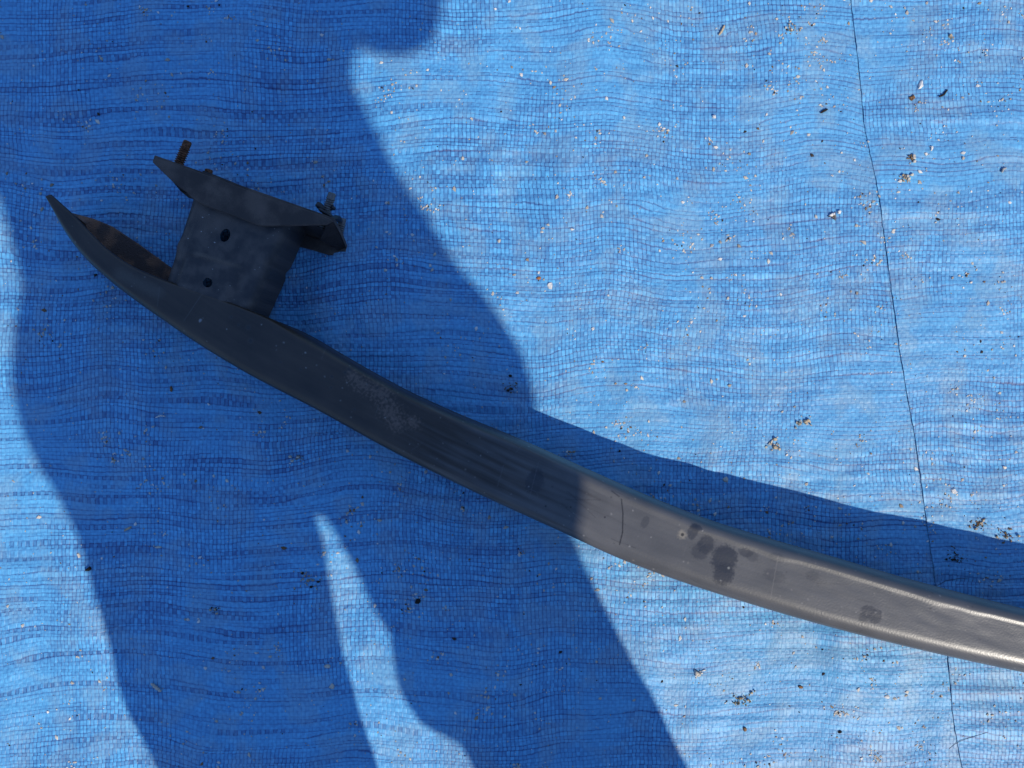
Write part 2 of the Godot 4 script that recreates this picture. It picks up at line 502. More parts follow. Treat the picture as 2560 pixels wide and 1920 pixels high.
func stud(t: Node, a: Vector3, b: Vector3, r: float, m: Material, label: String):
	var ln := a.distance_to(b)
	var prof := []
	var q := 0.0
	while q < ln - 0.0045:
		prof.append(Vector2(q, r)); prof.append(Vector2(q + 0.0005, r)); prof.append(Vector2(q + 0.00085, r * 0.76)); prof.append(Vector2(q + 0.0012, r * 0.76))
		q += 0.0016
	prof.append(Vector2(ln - 0.0044, r * 0.86)); prof.append(Vector2(ln - 0.0008, r * 0.84)); prof.append(Vector2(ln, r * 0.66)); prof.append(Vector2(ln, 0.0))
	var o := put("stud", lathe(a, b, prof, 18), m, t)
	if label != "":
		o.set_meta("label", label)

func build_plate(t: Node, m: Material):
	# folded mounting plate: an upper flange over the bracket, a leaning web, and a lower flange
	var up := PackedVector2Array([Vector2(-0.2584, -0.1617), Vector2(-0.2558, -0.1626), Vector2(-0.2434, -0.1591), Vector2(-0.2215, -0.1510), Vector2(-0.2143, -0.1487), Vector2(-0.1910, -0.1398), Vector2(-0.1626, -0.1303), Vector2(-0.1393, -0.1223), Vector2(-0.1306, -0.1188), Vector2(-0.1289, -0.1171), Vector2(-0.1335, -0.1145), Vector2(-0.1611, -0.1138), Vector2(-0.1781, -0.1134), Vector2(-0.1830, -0.1142), Vector2(-0.1977, -0.1200), Vector2(-0.2152, -0.1260), Vector2(-0.2253, -0.1303), Vector2(-0.2296, -0.1332), Vector2(-0.2339, -0.1375), Vector2(-0.2448, -0.1462), Vector2(-0.2584, -0.1594)])
	put("upper_flange", sheet(up, 0.0622, 0.0024), m, t)
	var v := PackedVector3Array(); var tr := PackedInt32Array()
	var a := Vector3(-0.2581, 0.0610, -0.1625); var b := Vector3(-0.1288, 0.0610, -0.1173); var c := Vector3(-0.1287, 0.0040, -0.1051)
	var d := a + (c - b)
	var away := Vector3(b.z - a.z, 0, -(b.x - a.x)).normalized() * 0.0024     # to the stud side
	# web as a slab with a small ripple pressed into it
	for side in 2:
		for i in 25:
			for j in 7:
				var f := i / 24.0; var g := j / 6.0
				var p := a.lerp(b, f).lerp(d.lerp(c, f), g) + away * side
				p += away.normalized() * 0.0012 * sin(f * 21.0) * sin(PI * g)
				v.append(p)
	for side in 2:
		for i in 24:
			for j in 6:
				var k := side * 175 + i * 7 + j
				var q := [k, k + 1, k + 7, k + 7, k + 1, k + 8] if side == 0 else [k, k + 7, k + 1, k + 1, k + 7, k + 8]
				tr.append_array(q)
	for i in 24:
		tr.append_array([i * 7, i * 7 + 7, i * 7 + 175, i * 7 + 7, i * 7 + 182, i * 7 + 175])
	for j in 6:
		var k := 24 * 7 + j
		tr.append_array([k, k + 1, k + 175, k + 1, k + 176, k + 175])
		tr.append_array([j, j + 175, j + 1, j + 1, j + 175, j + 176])
	put("plate_web", flat_mesh(v, tr), m, t)
	var low := PackedVector2Array([Vector2(-0.2581, -0.1503), Vector2(-0.1287, -0.1051), Vector2(-0.1292, -0.1028), Vector2(-0.1332, -0.1028), Vector2(-0.1382, -0.1018), Vector2(-0.1391, -0.1000), Vector2(-0.1422, -0.1000), Vector2(-0.1521, -0.1031), Vector2(-0.1636, -0.1062), Vector2(-0.1801, -0.1118), Vector2(-0.2111, -0.1242), Vector2(-0.2360, -0.1397), Vector2(-0.2512, -0.1447)])
	put("lower_plate_flange", sheet(low, 0.006, 0.0024), m, t)
	# end gusset folded in at the right
	var gus := PackedVector3Array([Vector3(-0.1339, 0.0600, -0.1148), Vector3(-0.1293, 0.0600, -0.1174), Vector3(-0.1287, 0.0040, -0.1051), Vector3(-0.1341, 0.0050, -0.1031), Vector3(-0.1442, 0.0300, -0.1082)])
	put("end_gusset", flat_mesh(gus, PackedInt32Array([0, 1, 4, 1, 2, 4, 2, 3, 4, 0, 4, 1, 1, 4, 2, 2, 4, 3])), m, t)

# bracket frame: origin at its lower left corner, q along the bar, v towards the plate (millimetres)
const BO := Vector2(-0.2516, -0.0766)
const BU := Vector2(0.9278, 0.3732)
const BV := Vector2(0.3732, -0.9278)

func bk(q: float, w: float, h: float) -> Vector3:
	var p := BO * 1000.0 + BU * q + BV * w
	return Vector3(p.x, h, p.y) * 0.001

func bracket_mesh() -> ArrayMesh:
	var v := PackedVector3Array(); var uv := PackedVector2Array(); var tr := PackedInt32Array()
	var hole_a := Vector2(28.8, 45.2); var hole_b := Vector2(30.8, 8.7)
	var span := 77.2                    # length of the bracket from bar to plate
	var nv := 62; var n := 0
	var holes := PackedByteArray()
	for j in nv + 1:
		var w := lerpf(-7.0, span + 6.0, float(j) / nv)
		var ql: float = 0.0 + -0.0747 * w - 1.2 * exp(-pow((w - 26.0) / 5.0, 2))
		var qr: float = 67.8 + 0.0358 * w - 1.8 * exp(-pow((w - span * 0.48) / 3.0, 2))
		var row := []
		for k in 4: row.append([ql - 0.3 + 0.1 * k, lerpf(5.0, 46.0, k / 4.0)])
		for k in 7:
			var a := PI * 0.5 * k / 6.0
			row.append([ql + 6.5 - 6.5 * cos(a), 47 + 9.5 * sin(a)])
		var qa := ql + 6.5; var qb := qr - 7.5
		for k in range(1, 52): row.append([lerpf(qa, qb, k / 52.0), 56.5])
		for k in 7:
			var a := PI * 0.5 * k / 6.0
			row.append([qr - 7.5 + 6.5 * sin(a), 46.5 + 10 * cos(a)])
		for k in range(1, 5): row.append([qr - 1.0 + 0.25 * k, lerpf(46.5, 6.0, k / 4.0)])
		n = row.size()
		for k in n:
			var p := Vector2(row[k][0], w)
			var h: float = row[k][1]
			if k > 6 and k < n - 6:
				# pressed pad nearer the bar, with a step up to it, and shallow dents
				var edge := w - 21.8 - 0.1401 * (p.x - ql)
				var pad := (1.0 - smoothstep(-3.5, 1.5, edge)) * smoothstep(ql + 8.0, ql + 12.0, p.x) * (1.0 - smoothstep(qr - 24.0, qr - 13.0, p.x))
				h += 2.8 * pad - 0.7 * exp(-p.distance_squared_to(Vector2(ql + 30.0, span * 0.72)) / 180.0)
				h += 0.25 * fine_noise.get_noise_2d(p.x * 0.0009, w * 0.0009)
				h -= 1.4 * smoothstep(span - 12.0, span - 3.0, w)
			# pull points near a hole's rim onto it
			var inside := 0
			for hd in [[hole_a, Vector2(3.5, 4.9)], [hole_b, Vector2(3.45, 3.45)]]:
				var e: Vector2 = (p - hd[0]) / hd[1]
				var ee := e.length()
				if ee < 1.28 and ee > 0.72:
					p = hd[0] + e / ee * hd[1]
				if ee <= 0.72: inside = 1
			holes.append(inside)
			v.append(bk(p.x, p.y, h)); uv.append(Vector2(p.x / 100.0, p.y / 100.0))
	for j in nv:
		for k in n - 1:
			var a := j * n + k
			if holes[a] or holes[a + 1] or holes[a + n] or holes[a + n + 1]:
				continue
			tr.append_array([a, a + 1, a + n, a + 1, a + n + 1, a + n])
	return mesh_of(v, tr, uv)

func stamp(im: Image, c: Vector2, r: Vector2, col: Color, strength: float, soft := 0.6, rough := 0.0, turn := 0.0):
	# c and r in pixels of im; col linear
	var big := maxf(r.x, r.y) * 1.3
	for y in range(maxi(0, int(c.y - big)), mini(im.get_height(), int(c.y + big) + 1)):
		for x in range(maxi(0, int(c.x - big)), mini(im.get_width(), int(c.x + big) + 1)):
			var e := (Vector2(x, y) - c).rotated(-turn) / r
			var d := e.length() + rough * fine_noise.get_noise_2d(x * 0.0035 + c.x, y * 0.0035) + rough * 0.4 * fine_noise.get_noise_2d(x * 0.011, y * 0.011)
			var k := strength * (1.0 - smoothstep(1.0 - soft, 1.0, d))
			if k > 0.003:
				var o := im.get_pixel(x, y).srgb_to_linear()
				im.set_pixel(x, y, o.lerp(col, k).linear_to_srgb())

func stroke(im: Image, a: Vector2, b: Vector2, r: float, col: Color, strength: float):
	var n := int(a.distance_to(b) / maxf(r * 0.7, 0.5)) + 1
	for i in n + 1:
		stamp(im, a.lerp(b, float(i) / n), Vector2(r, r), col, strength, 0.8)

func rust_image() -> Image:
	var im := mottle(Color(0.10, 0.068, 0.055), Color(0.24, 0.125, 0.078), 0.02, 511, 0.38, 0.66)
	return im

func bracket_material(bump: ImageTexture) -> StandardMaterial3D:
	var im := mottle(Color(0.042, 0.040, 0.041), Color(0.090, 0.076, 0.068), 0.012, 521, 0.25, 0.8, 512)
	var s := 5.12
	var tan_dust := Color(0.20, 0.165, 0.13)
	for w in [[Vector2(-1.3, 48.1), 14.0], [Vector2(-0.5, 37.5), 12.0], [Vector2(14.3, 48.1), 22.0], [Vector2(4.6, 56.7), 20.0], [Vector2(24.0, 55.2), 24.0], [Vector2(3.6, 18.8), 9.0]]:
		stamp(im, w[0] * s, Vector2(w[1], w[1]) * s * 0.6, Color(0.15, 0.115, 0.092), 0.5, 0.95, 0.25)
	# dust on the step of the pressed pad and along the folded left edge
	for i in 14:
		var f := i / 13.0
		stamp(im, Vector2(15.4, 25.2).lerp(Vector2(47.5, 27.7), f) * s, Vector2(4.0, 2.4) * s, Color(0.15, 0.12, 0.095), 0.42 * (1.0 - 0.6 * f), 0.95, 0.8)
		stamp(im, Vector2(10.6, 18.5).lerp(Vector2(9.6, 0.6), f) * s, Vector2(1.6, 1.6) * s, tan_dust, 0.10, 0.95, 1.2)
		stamp(im, Vector2(4.6, 44.2).lerp(Vector2(5.2, 32.0), f) * s, Vector2(1.6, 1.6) * s, tan_dust, 0.10, 0.95, 1.2)
	for k in 60:
		var r := RandomNumberGenerator.new(); r.seed = 900 + k
		stamp(im, Vector2(r.randf_range(0, 90), r.randf_range(0, 70)) * s, Vector2.ONE * r.randf_range(1.2, 2.6), Color(0.35, 0.33, 0.30) if k % 2 == 0 else Color(0.012, 0.012, 0.014), 0.6, 0.6, 0.4)
	for k in [[Vector2(8.7, 51.2), 3.2], [Vector2(11.8, 41.2), 3.0], [Vector2(23.6, 37.5), 3.4], [Vector2(4.7, 33.0), 2.4], [Vector2(30.4, 19.0), 2.4], [Vector2(58.1, 30.1), 2.2]]:
		stamp(im, k[0] * s, Vector2(k[1], k[1] * 0.6), Color(0.5, 0.48, 0.45), 0.8, 0.5, 0.4)
	var m := StandardMaterial3D.new()
	m.albedo_texture = tex(im); m.roughness = 0.6; m.metallic_specular = 0.32
	m.heightmap_enabled = true; m.heightmap_texture = bump; m.heightmap_scale = 0.02
	return m

func bt(p: Vector2) -> Vector2:      # along, across (mm) to a pixel of the bar's texture
	return Vector2(p.x / TEX_L * 2048.0, (p.y - TEX_S0) / TEX_S * 343.0)

func paint_bar():
	var w := 2048; var h := 343
	var n := FastNoiseLite.new(); n.seed = 61; n.frequency = 0.012; n.fractal_octaves = 4
	var s := FastNoiseLite.new(); s.seed = 62; s.frequency = 0.05; s.fractal_octaves = 2
	var f := FastNoiseLite.new(); f.seed = 63; f.frequency = 0.4
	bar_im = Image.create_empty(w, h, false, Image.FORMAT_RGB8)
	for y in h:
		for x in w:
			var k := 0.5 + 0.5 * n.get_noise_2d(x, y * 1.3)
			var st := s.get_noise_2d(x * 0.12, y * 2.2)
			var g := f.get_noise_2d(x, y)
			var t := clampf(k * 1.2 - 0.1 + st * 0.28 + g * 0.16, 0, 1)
			bar_im.set_pixel(x, y, Color(0.016, 0.010, 0.006).lerp(Color(0.042, 0.028, 0.018), t).lerp(Color(0.060, 0.060, 0.061).lerp(Color(0.088, 0.086, 0.085), t), smoothstep(560, 880, x + 120.0 * st)).linear_to_srgb())  # shaded stretch painted darker and warmer, sunlit stretch paler: light put in the colour
	var tan_dust := Color(0.20, 0.165, 0.135); var wiped := Color(0.015, 0.018, 0.026); var pit := Color(0.012, 0.012, 0.013)
	# rubbed brown dust
	for q in [[Vector2(274.3, 32.6), 11, 8], [Vector2(289.1, 33.2), 13, 9], [Vector2(302.4, 25.4), 13, 9], [Vector2(310.7, 19.2), 8, 7], [Vector2(319.9, 26.3), 8, 6], [Vector2(265.1, 34.6), 6, 6]]:
		stamp(bar_im, bt(q[0]), Vector2(q[1], q[2]) * 1.85, Color(0.16, 0.108, 0.08), 0.55, 0.95, 0.8)
	# dark wiped patches and prints
	for q in [[Vector2(567.8, 26.2), 10, 11, 0.85], [Vector2(570.6, 15.7), 8, 9, 0.85], [Vector2(551.7, 31.8), 6.5, 7.5, 0.75], [Vector2(549.4, 25.5), 7, 6, 0.5], [Vector2(539.7, 37.2), 4, 6, 0.7], [Vector2(540.6, 41.2), 5, 3, 0.7], [Vector2(581.6, 35.2), 6, 3.5, 0.6], [Vector2(586.7, 33.7), 5, 4, 0.35], [Vector2(676.1, 18.3), 6, 5, 0.75], [Vector2(681.6, 16.8), 5, 6, 0.8], [Vector2(674.3, 13.2), 4, 4, 0.65], [Vector2(419.5, 25.6), 7, 9, 0.55], [Vector2(418.5, 31.4), 5, 5, 0.4], [Vector2(504.7, 31.9), 3, 5, 0.4], [Vector2(631.9, 32.8), 5, 4, 0.3], [Vector2(606.1, 25.2), 9, 5, 0.28], [Vector2(603.8, 37.9), 6, 4, 0.25]]:
		stamp(bar_im, bt(q[0]), Vector2(q[1], q[2]) * 2.0, wiped, q[3], 0.3, 0.18)
	# pale sheen of dust towards the free end
	for i in 16:
		stamp(bar_im, bt(Vector2(78.5, 6.0).lerp(Vector2(113.1, 12.3), i / 15.0)) + Vector2(0, 6), Vector2(12, 15), Color(0.10, 0.09, 0.075), 0.14, 0.9, 0.2)
	# scratches
	stroke(bar_im, bt(Vector2(482.1, 40.4)), bt(Vector2(487.2, 31.6)), 1.1, pit, 0.95)
	stroke(bar_im, bt(Vector2(487.2, 31.6)), bt(Vector2(492.3, 19.0)), 1.2, pit, 0.95)
	stroke(bar_im, bt(Vector2(492.3, 19.0)), bt(Vector2(493.7, 9.9)), 1.2, pit, 0.95)
	stroke(bar_im, bt(Vector2(472.9, 42.9)), bt(Vector2(479.8, 41.4)), 1.0, pit, 0.7)
	stroke(bar_im, bt(Vector2(394.1, 27.5)), bt(Vector2(396.4, 11.7)), 0.8, Color(0.12, 0.12, 0.12), 0.25)
	stroke(bar_im, bt(Vector2(416.2, 39.8)), bt(Vector2(420.8, 13.2)), 0.8, Color(0.12, 0.12, 0.12), 0.25)
	stroke(bar_im, bt(Vector2(109.8, 19.5)), bt(Vector2(116.8, 6.9)), 0.8, Color(0.09, 0.085, 0.08), 0.3)
	stroke(bar_im, bt(Vector2(604.7, 39.7)), bt(Vector2(607.9, 8.0)), 0.9, Color(0.15, 0.14, 0.13), 0.35)
	for i in 12:
		var w0 := TAU * i / 12.0
		stroke(bar_im, bt(Vector2(421.3, 16.5)) + Vector2(cos(w0) * 9, sin(w0) * 6), bt(Vector2(421.3, 16.5)) + Vector2(cos(w0 + 0.5) * 9, sin(w0 + 0.5) * 6), 0.7, Color(0.10, 0.10, 0.10), 0.25)
	# pits and spatter
	for q in [[Vector2(166.5, 30.1), 1.0], [Vector2(181.7, 29.9), 1.7], [Vector2(188.2, 22.4), 1.6], [Vector2(174.3, 27.9), 1.0], [Vector2(261.0, 38.2), 1.7], [Vector2(259.6, 34.3), 1.2], [Vector2(252.7, 27.0), 1.1], [Vector2(255.9, 19.8), 1.0], [Vector2(231.0, 21.4), 0.9], [Vector2(284.9, 36.0), 0.9], [Vector2(362.8, 30.1), 1.0], [Vector2(433.8, 13.0), 0.9], [Vector2(278.0, 14.3), 0.9], [Vector2(215.8, 19.5), 0.8], [Vector2(324.1, 31.6), 0.8], [Vector2(450.3, 19.7), 0.7], [Vector2(476.1, 23.5), 0.8]]:
		stamp(bar_im, bt(q[0]), Vector2(3.6, 3.6) * q[1], Color(0.09, 0.08, 0.075), 0.25, 0.9)
		stamp(bar_im, bt(q[0]), Vector2(2.0, 2.0) * q[1], pit, 0.9, 0.5)
	stamp(bar_im, bt(Vector2(533.3, 32.9)), Vector2(9, 9), Color(0.24, 0.21, 0.16), 0.75, 0.9, 0.3)
	stamp(bar_im, bt(Vector2(533.3, 32.9)), Vector2(3, 3), pit, 0.9, 0.5)
	stamp(bar_im, bt(Vector2(572.9, 20.9)), Vector2(2.2, 2.2), Color(0.2, 0.2, 0.18), 0.8, 0.5)
	stamp(bar_im, bt(Vector2(148.5, 16.0)), Vector2(2.4, 4.0), Color(0.22, 0.22, 0.22), 0.8, 0.5, 0.3)
	var rng := RandomNumberGenerator.new(); rng.seed = 640
	for i in 420:
		var at := Vector2(rng.randf_range(0, 1900), rng.randf_range(110, 240))
		stamp(bar_im, at, Vector2.ONE * rng.randf_range(0.8, 2.0), [pit, Color(0.19, 0.17, 0.15), Color(0.27, 0.26, 0.24)][i % 3], rng.randf_range(0.2, 0.6), 0.6, 0.4)
	for i in 70:
		var at := Vector2(rng.randf_range(0, 1900), rng.randf_range(112, 215)); var sl := rng.randf_range(-0.5, 0.5) if i % 3 else rng.randf_range(0.8, 2.2)
		stroke(bar_im, at, at + Vector2.from_angle(sl) * rng.randf_range(10, 60), 0.7, pit if i % 3 else Color(0.10, 0.095, 0.09), rng.randf_range(0.1, 0.35))

func relief_of_bar() -> Image:
	var n := FastNoiseLite.new(); n.seed = 81; n.frequency = 0.35; n.fractal_octaves = 2
	var im := n.get_image(2048, 343)
	return im

# ------------------------------------------------------------------ twisted plastic strip on the studs
func build_clip():
	var t := thing("plastic_strap", Vector3.ZERO)
	tag(t, "black twisted plastic strap hooked round the right studs of the mounting plate", "strap")
	var m := plain(Color(0.012, 0.012, 0.014), 0.4, 0.5)
	var c := Vector3(-0.1358, 0.0480, -0.1288); var ax := (Vector3(-0.1313, 0.0500, -0.1398) - Vector3(-0.1405, 0.0450, -0.1146)).normalized()
	var e1 := ax.cross(Vector3.UP).normalized(); var e2 := ax.cross(e1)
	var pts := []; var rad := []
	for i in 27:
		var w := -0.6 + TAU * 1.05 * i / 26.0
		pts.append(c + (e1 * cos(w) + e2 * sin(w)) * 0.0049 + ax * (0.0025 - 0.0065 * i / 26.0)); rad.append(0.0014)
	put("loop", tube(pts, rad), m, t)
	var knob := [Vector3(-0.1427, 0.0500, -0.1319), Vector3(-0.1410, 0.0500, -0.1305), Vector3(-0.1386, 0.0500, -0.1287), Vector3(-0.1369, 0.0500, -0.1275)]
	put("knob", tube(knob, [0.0019, 0.0025, 0.0020, 0.0015]), m, t)
	var strip := [Vector3(-0.1365, 0.0460, -0.1271), Vector3(-0.1351, 0.0440, -0.1245), Vector3(-0.1334, 0.0400, -0.1228), Vector3(-0.1319, 0.0350, -0.1236), Vector3(-0.1304, 0.0300, -0.1241), Vector3(-0.1293, 0.0260, -0.1227)]
	put("strip", tube(strip, [0.0015, 0.0019, 0.0021, 0.0026, 0.0026, 0.0014]), m, t)

# ------------------------------------------------------------------ the person taking the picture, standing below the frame
func skin(bones: Array, cellsize: float, blend: float) -> ArrayMesh:
	var lo := Vector3.INF; var hi := -Vector3.INF
	for b in bones:
		var r := maxf(b[2], b[3]) + cellsize * 2.0 + blend
		for e in 2:
			lo = lo.min(b[e] - Vector3.ONE * r); hi = hi.max(b[e] + Vector3.ONE * r)
	var dim := Vector3i((hi - lo) / cellsize) + Vector3i.ONE * 2
	var phi := PackedFloat32Array(); phi.resize(dim.x * dim.y * dim.z); phi.fill(1.0)
	var sx := 1; var sy := dim.x; var sz := dim.x * dim.y
	for b in bones:
		var a: Vector3 = b[0]; var ab: Vector3 = b[1] - b[0]; var l2 := maxf(ab.length_squared(), 1e-9)
		var r := maxf(b[2], b[3]) + cellsize * 2.0 + blend
		var p0 := Vector3i(((a.min(b[1]) - Vector3.ONE * r) - lo) / cellsize)
		var p1 := Vector3i(((a.max(b[1]) + Vector3.ONE * r) - lo) / cellsize) + Vector3i.ONE
		p0 = p0.clamp(Vector3i.ZERO, dim - Vector3i.ONE); p1 = p1.clamp(Vector3i.ZERO, dim - Vector3i.ONE)
		for z in range(p0.z, p1.z + 1):
			for y in range(p0.y, p1.y + 1):
				for x in range(p0.x, p1.x + 1):
					var p := lo + Vector3(x, y, z) * cellsize
					var k := clampf((p - a).dot(ab) / l2, 0.0, 1.0)
					var d := p.distance_to(a + ab * k) - lerpf(b[2], b[3], k)
					var id := x + y * sy + z * sz
					var o := phi[id]
					var hh := maxf(blend - absf(o - d), 0.0) / blend
					phi[id] = minf(o, d) - hh * hh * blend * 0.25
	var v := PackedVector3Array(); var tr := PackedInt32Array()
	var at := PackedInt32Array(); at.resize(phi.size()); at.fill(-1)
	var corners := [0, sx, sy, sx + sy, sz, sx + sz, sy + sz, sx + sy + sz]
	var cpos := [Vector3(0, 0, 0), Vector3(1, 0, 0), Vector3(0, 1, 0), Vector3(1, 1, 0), Vector3(0, 0, 1), Vector3(1, 0, 1), Vector3(0, 1, 1), Vector3(1, 1, 1)]
	var edges := [[0, 1], [2, 3], [4, 5], [6, 7], [0, 2], [1, 3], [4, 6], [5, 7], [0, 4], [1, 5], [2, 6], [3, 7]]
	for z in dim.z - 1:
		for y in dim.y - 1:
			for x in dim.x - 1:
				var id := x + y * sy + z * sz
				var mask := 0
				for k in 8:
					if phi[id + corners[k]] < 0.0: mask |= 1 << k
				if mask == 0 or mask == 255: continue
				var sum := Vector3.ZERO; var cnt := 0
				for e in edges:
					if ((mask >> e[0]) & 1) != ((mask >> e[1]) & 1):
						var f0 := phi[id + corners[e[0]]]; var f1 := phi[id + corners[e[1]]]
						sum += cpos[e[0]].lerp(cpos[e[1]], f0 / (f0 - f1)); cnt += 1
				at[id] = v.size()
				v.append(lo + (Vector3(x, y, z) + sum / cnt) * cellsize)
	for z in range(1, dim.z - 1):
		for y in range(1, dim.y - 1):
			for x in range(1, dim.x - 1):
				var id := x + y * sy + z * sz
				var inside := phi[id] < 0.0
				for e in [[sx, sy, sz], [sy, sz, sx], [sz, sx, sy]]:
					if (phi[id + e[0]] < 0.0) != inside:
						var q0 := at[id - e[1] - e[2]]; var q1 := at[id - e[2]]; var q2 := at[id]; var q3 := at[id - e[1]]
						if inside:
							tr.append_array([q0, q1, q2, q0, q2, q3])
						else:
							tr.append_array([q0, q2, q1, q0, q3, q2])
	return mesh_of(v, tr)

func build_person():
	var t := thing("person", Vector3(0.13, 0, 0.64))
	tag(t, "person in dark jacket and trousers bending forward to hold a phone over the bar", "person")
	var o := -t.position
	var V := func(x: float, y: float, z: float) -> Vector3: return Vector3(x, y, z) + o
	var hipL: Vector3 = V.call(0.181, 0.880, 0.654)
	var hipR: Vector3 = V.call(0.369, 0.880, 0.675)
	var hemR: Vector3 = V.call(0.395, 0.930, 0.670)
	var thL: Vector3 = V.call(0.120, 0.700, 0.629)
	var kneeL: Vector3 = V.call(0.042, 0.500, 0.594)
	var kneeR: Vector3 = V.call(0.290, 0.480, 0.620)
	var ankL: Vector3 = V.call(-0.033, 0.080, 0.644)
	var ankR: Vector3 = V.call(0.270, 0.080, 0.660)
	var waist: Vector3 = V.call(0.321, 1.030, 0.693)
	var wL: Vector3 = V.call(0.267, 1.030, 0.693)
	var wR: Vector3 = V.call(0.382, 1.030, 0.653)
	var chest: Vector3 = V.call(0.360, 1.200, 0.681)
	var neck: Vector3 = V.call(0.432, 1.400, 0.651)
	var head: Vector3 = V.call(0.459, 1.500, 0.625)
	var shR: Vector3 = V.call(0.474, 1.270, 0.587)
	var elR: Vector3 = V.call(0.412, 1.000, 0.407)
	var haR: Vector3 = V.call(0.070, 0.800, 0.060)
	var shL: Vector3 = V.call(0.278, 1.270, 0.666)
	var elL: Vector3 = V.call(0.023, 1.000, 0.523)
	var haL: Vector3 = V.call(-0.070, 0.800, 0.060)
	var cR: Vector3 = V.call(0.420, 1.200, 0.652)
	var cL: Vector3 = V.call(0.323, 1.200, 0.666)
	var fl: Vector3 = V.call(0.330, 0.700, 0.647)
	var hm: Vector3 = V.call(0.264, 0.600, 0.662)
	var cloth_dark := plain(Color(0.035, 0.04, 0.055), 0.9, 0.2)
	var denim := plain(Color(0.03, 0.04, 0.07), 0.9, 0.2)
	var flesh := plain(Color(0.42, 0.25, 0.18), 0.55, 0.4)
	flesh.subsurf_scatter_enabled = true; flesh.subsurf_scatter_strength = 0.15
	var legs := [[hipL + Vector3(0, 0.04, 0), hipR + Vector3(0, 0.04, 0), .085, .075], [hipL, thL, .102, .084], [thL, kneeL, .088, .083], [hipR, fl, .082, .08], [fl, kneeR, .08, .073], [kneeL, ankL, .083, .062], [kneeR, ankR, .073, .062], [fl, hm, .062, .042]]
	var pt := put("trousers", skin(legs, 0.012, 0.008), denim, t)
	var wrL: Vector3 = elL.lerp(haL, 0.86); var wrR: Vector3 = elR.lerp(haR, 0.86)
	var top := [[hipL, wL, .105, .1], [hipR, hemR, .08, .09], [hemR, wR, .09, .09], [wL, cL, .1, .11], [waist, chest, .12, .12], [wR, cR, .09, .08],
		[shL, shR, .07, .07], [chest, neck, .1, .06], [shR, elR, .055, .042], [elR, wrR, .042, .033], [shL, elL, .06, .045], [elL, wrL, .045, .033]]
	put("jacket", skin(top, 0.014, 0.02), cloth_dark, t)
	# head, looking down at the phone
	var look: Vector3 = (Vector3(0, 0.8, 0) + o - head).normalized()
	var side := look.cross(Vector3.UP).normalized(); var crown := side.cross(look).normalized()
	var at := func(f: float, s: float, c: float) -> Vector3: return head + look * f + side * s + crown * c
	var hb := [[neck, head, .055, .06], [head, at.call(0.02, 0, -0.045), .088, .066], [at.call(-0.025, 0, 0.02), at.call(0.01, 0, 0.02), .092, .09], [at.call(0.088, 0, 0.005), at.call(0.106, 0, -0.022), .009, .014],
		[at.call(0.0, 0.083, -0.01), at.call(-0.008, 0.09, 0.018), .012, .014], [at.call(0.0, -0.083, -0.01), at.call(-0.008, -0.09, 0.018), .012, .014], [at.call(0.06, 0.0, -0.085), at.call(0.05, 0, -0.075), .03, .04],
		[at.call(0.082, -0.016, -0.055), at.call(0.082, 0.016, -0.055), .010, .010], [at.call(0.078, -0.035, 0.022), at.call(0.082, -0.015, 0.024), .010, .010], [at.call(0.078, 0.035, 0.022), at.call(0.082, 0.015, 0.024), .010, .010]]
	hb.append([neck, shR, .03, .03]); hb.append([neck, shL, .03, .03]); hb.append([shR, elR, .04, .032]); hb.append([elR, wrR, .032, .026]); hb.append([shL, elL, .04, .032]); hb.append([elL, wrL, .032, .026])
	for sgn in [-1.0, 1.0]:
		var wr: Vector3 = wrL if sgn < 0 else wrR
		var palm := Vector3(sgn * 0.088, 0.800, 0.03) + o
		hb.append([wr, palm, .028, .026]); hb.append([palm, palm + Vector3(-sgn * 0.004, 0.0, -0.045), .024, .022])
	put("body", skin(hb, 0.0075, 0.012), flesh, t)
	for sgn in [-1.0, 1.0]:
		var fb := []
		var palm := Vector3(sgn * 0.088, 0.800, 0.01) + o
		for k in 4:
			var root := palm + Vector3(sgn * 0.002, 0.002, 0.02 - k * 0.02)
			var mid := root + Vector3(-sgn * 0.012, 0.022, -0.006); var end := mid + Vector3(-sgn * (0.020 + [0.002, 0.008, 0.006, 0.0][k]), 0.006, -0.004)
			fb.append([root, mid, .0095, .0085]); fb.append([mid, end, .0085, .007])
		var th := palm + Vector3(-sgn * 0.004, -0.004, 0.045)
		fb.append([th, th + Vector3(-sgn * 0.008, 0.02, -0.008), .011, .0095]); fb.append([th + Vector3(-sgn * 0.008, 0.02, -0.008), th + Vector3(-sgn * 0.03, 0.026, -0.02), .0095, .008])
		put("hand_fingers", skin(fb, 0.004, 0.004), flesh, t)
	var hair := [[at.call(-0.03, 0, 0.035), at.call(-0.01, 0, 0.055), .092, .078], [at.call(-0.05, 0, -0.02), at.call(-0.03, 0, 0.03), .075, .085]]
	put("hair", skin(hair, 0.008, 0.02), plain(Color(0.03, 0.02, 0.015), 0.7), t)
	for f in [[ankL, Vector3(-0.05, 0, -0.2)], [ankR, Vector3(0.04, 0, -0.2)]]:
		var heel: Vector3 = f[0] + Vector3(0, -0.045, 0.03)
		put("shoe", skin([[f[0] + Vector3(0, 0.0, 0.01), heel, .05, .04], [heel, f[0] + f[1] + Vector3(0, -0.045, 0.0), .04, .036], [f[0], f[0] + f[1] * 0.7 + Vector3(0, -0.04, 0), .045, .036]], 0.009, 0.03), plain(Color(0.02, 0.02, 0.022), 0.5), t)
	# phone, held flat over the bar
	var ph := thing("phone", Vector3(0, 0.797, 0.0))
	tag(ph, "black phone held level over the bar by the person", "phone")
	var bm := BoxMesh.new(); bm.size = Vector3(0.15, 0.008, 0.073)
	var pb := put("phone_body", bm, plain(Color(0.015, 0.015, 0.017), 0.3), ph)
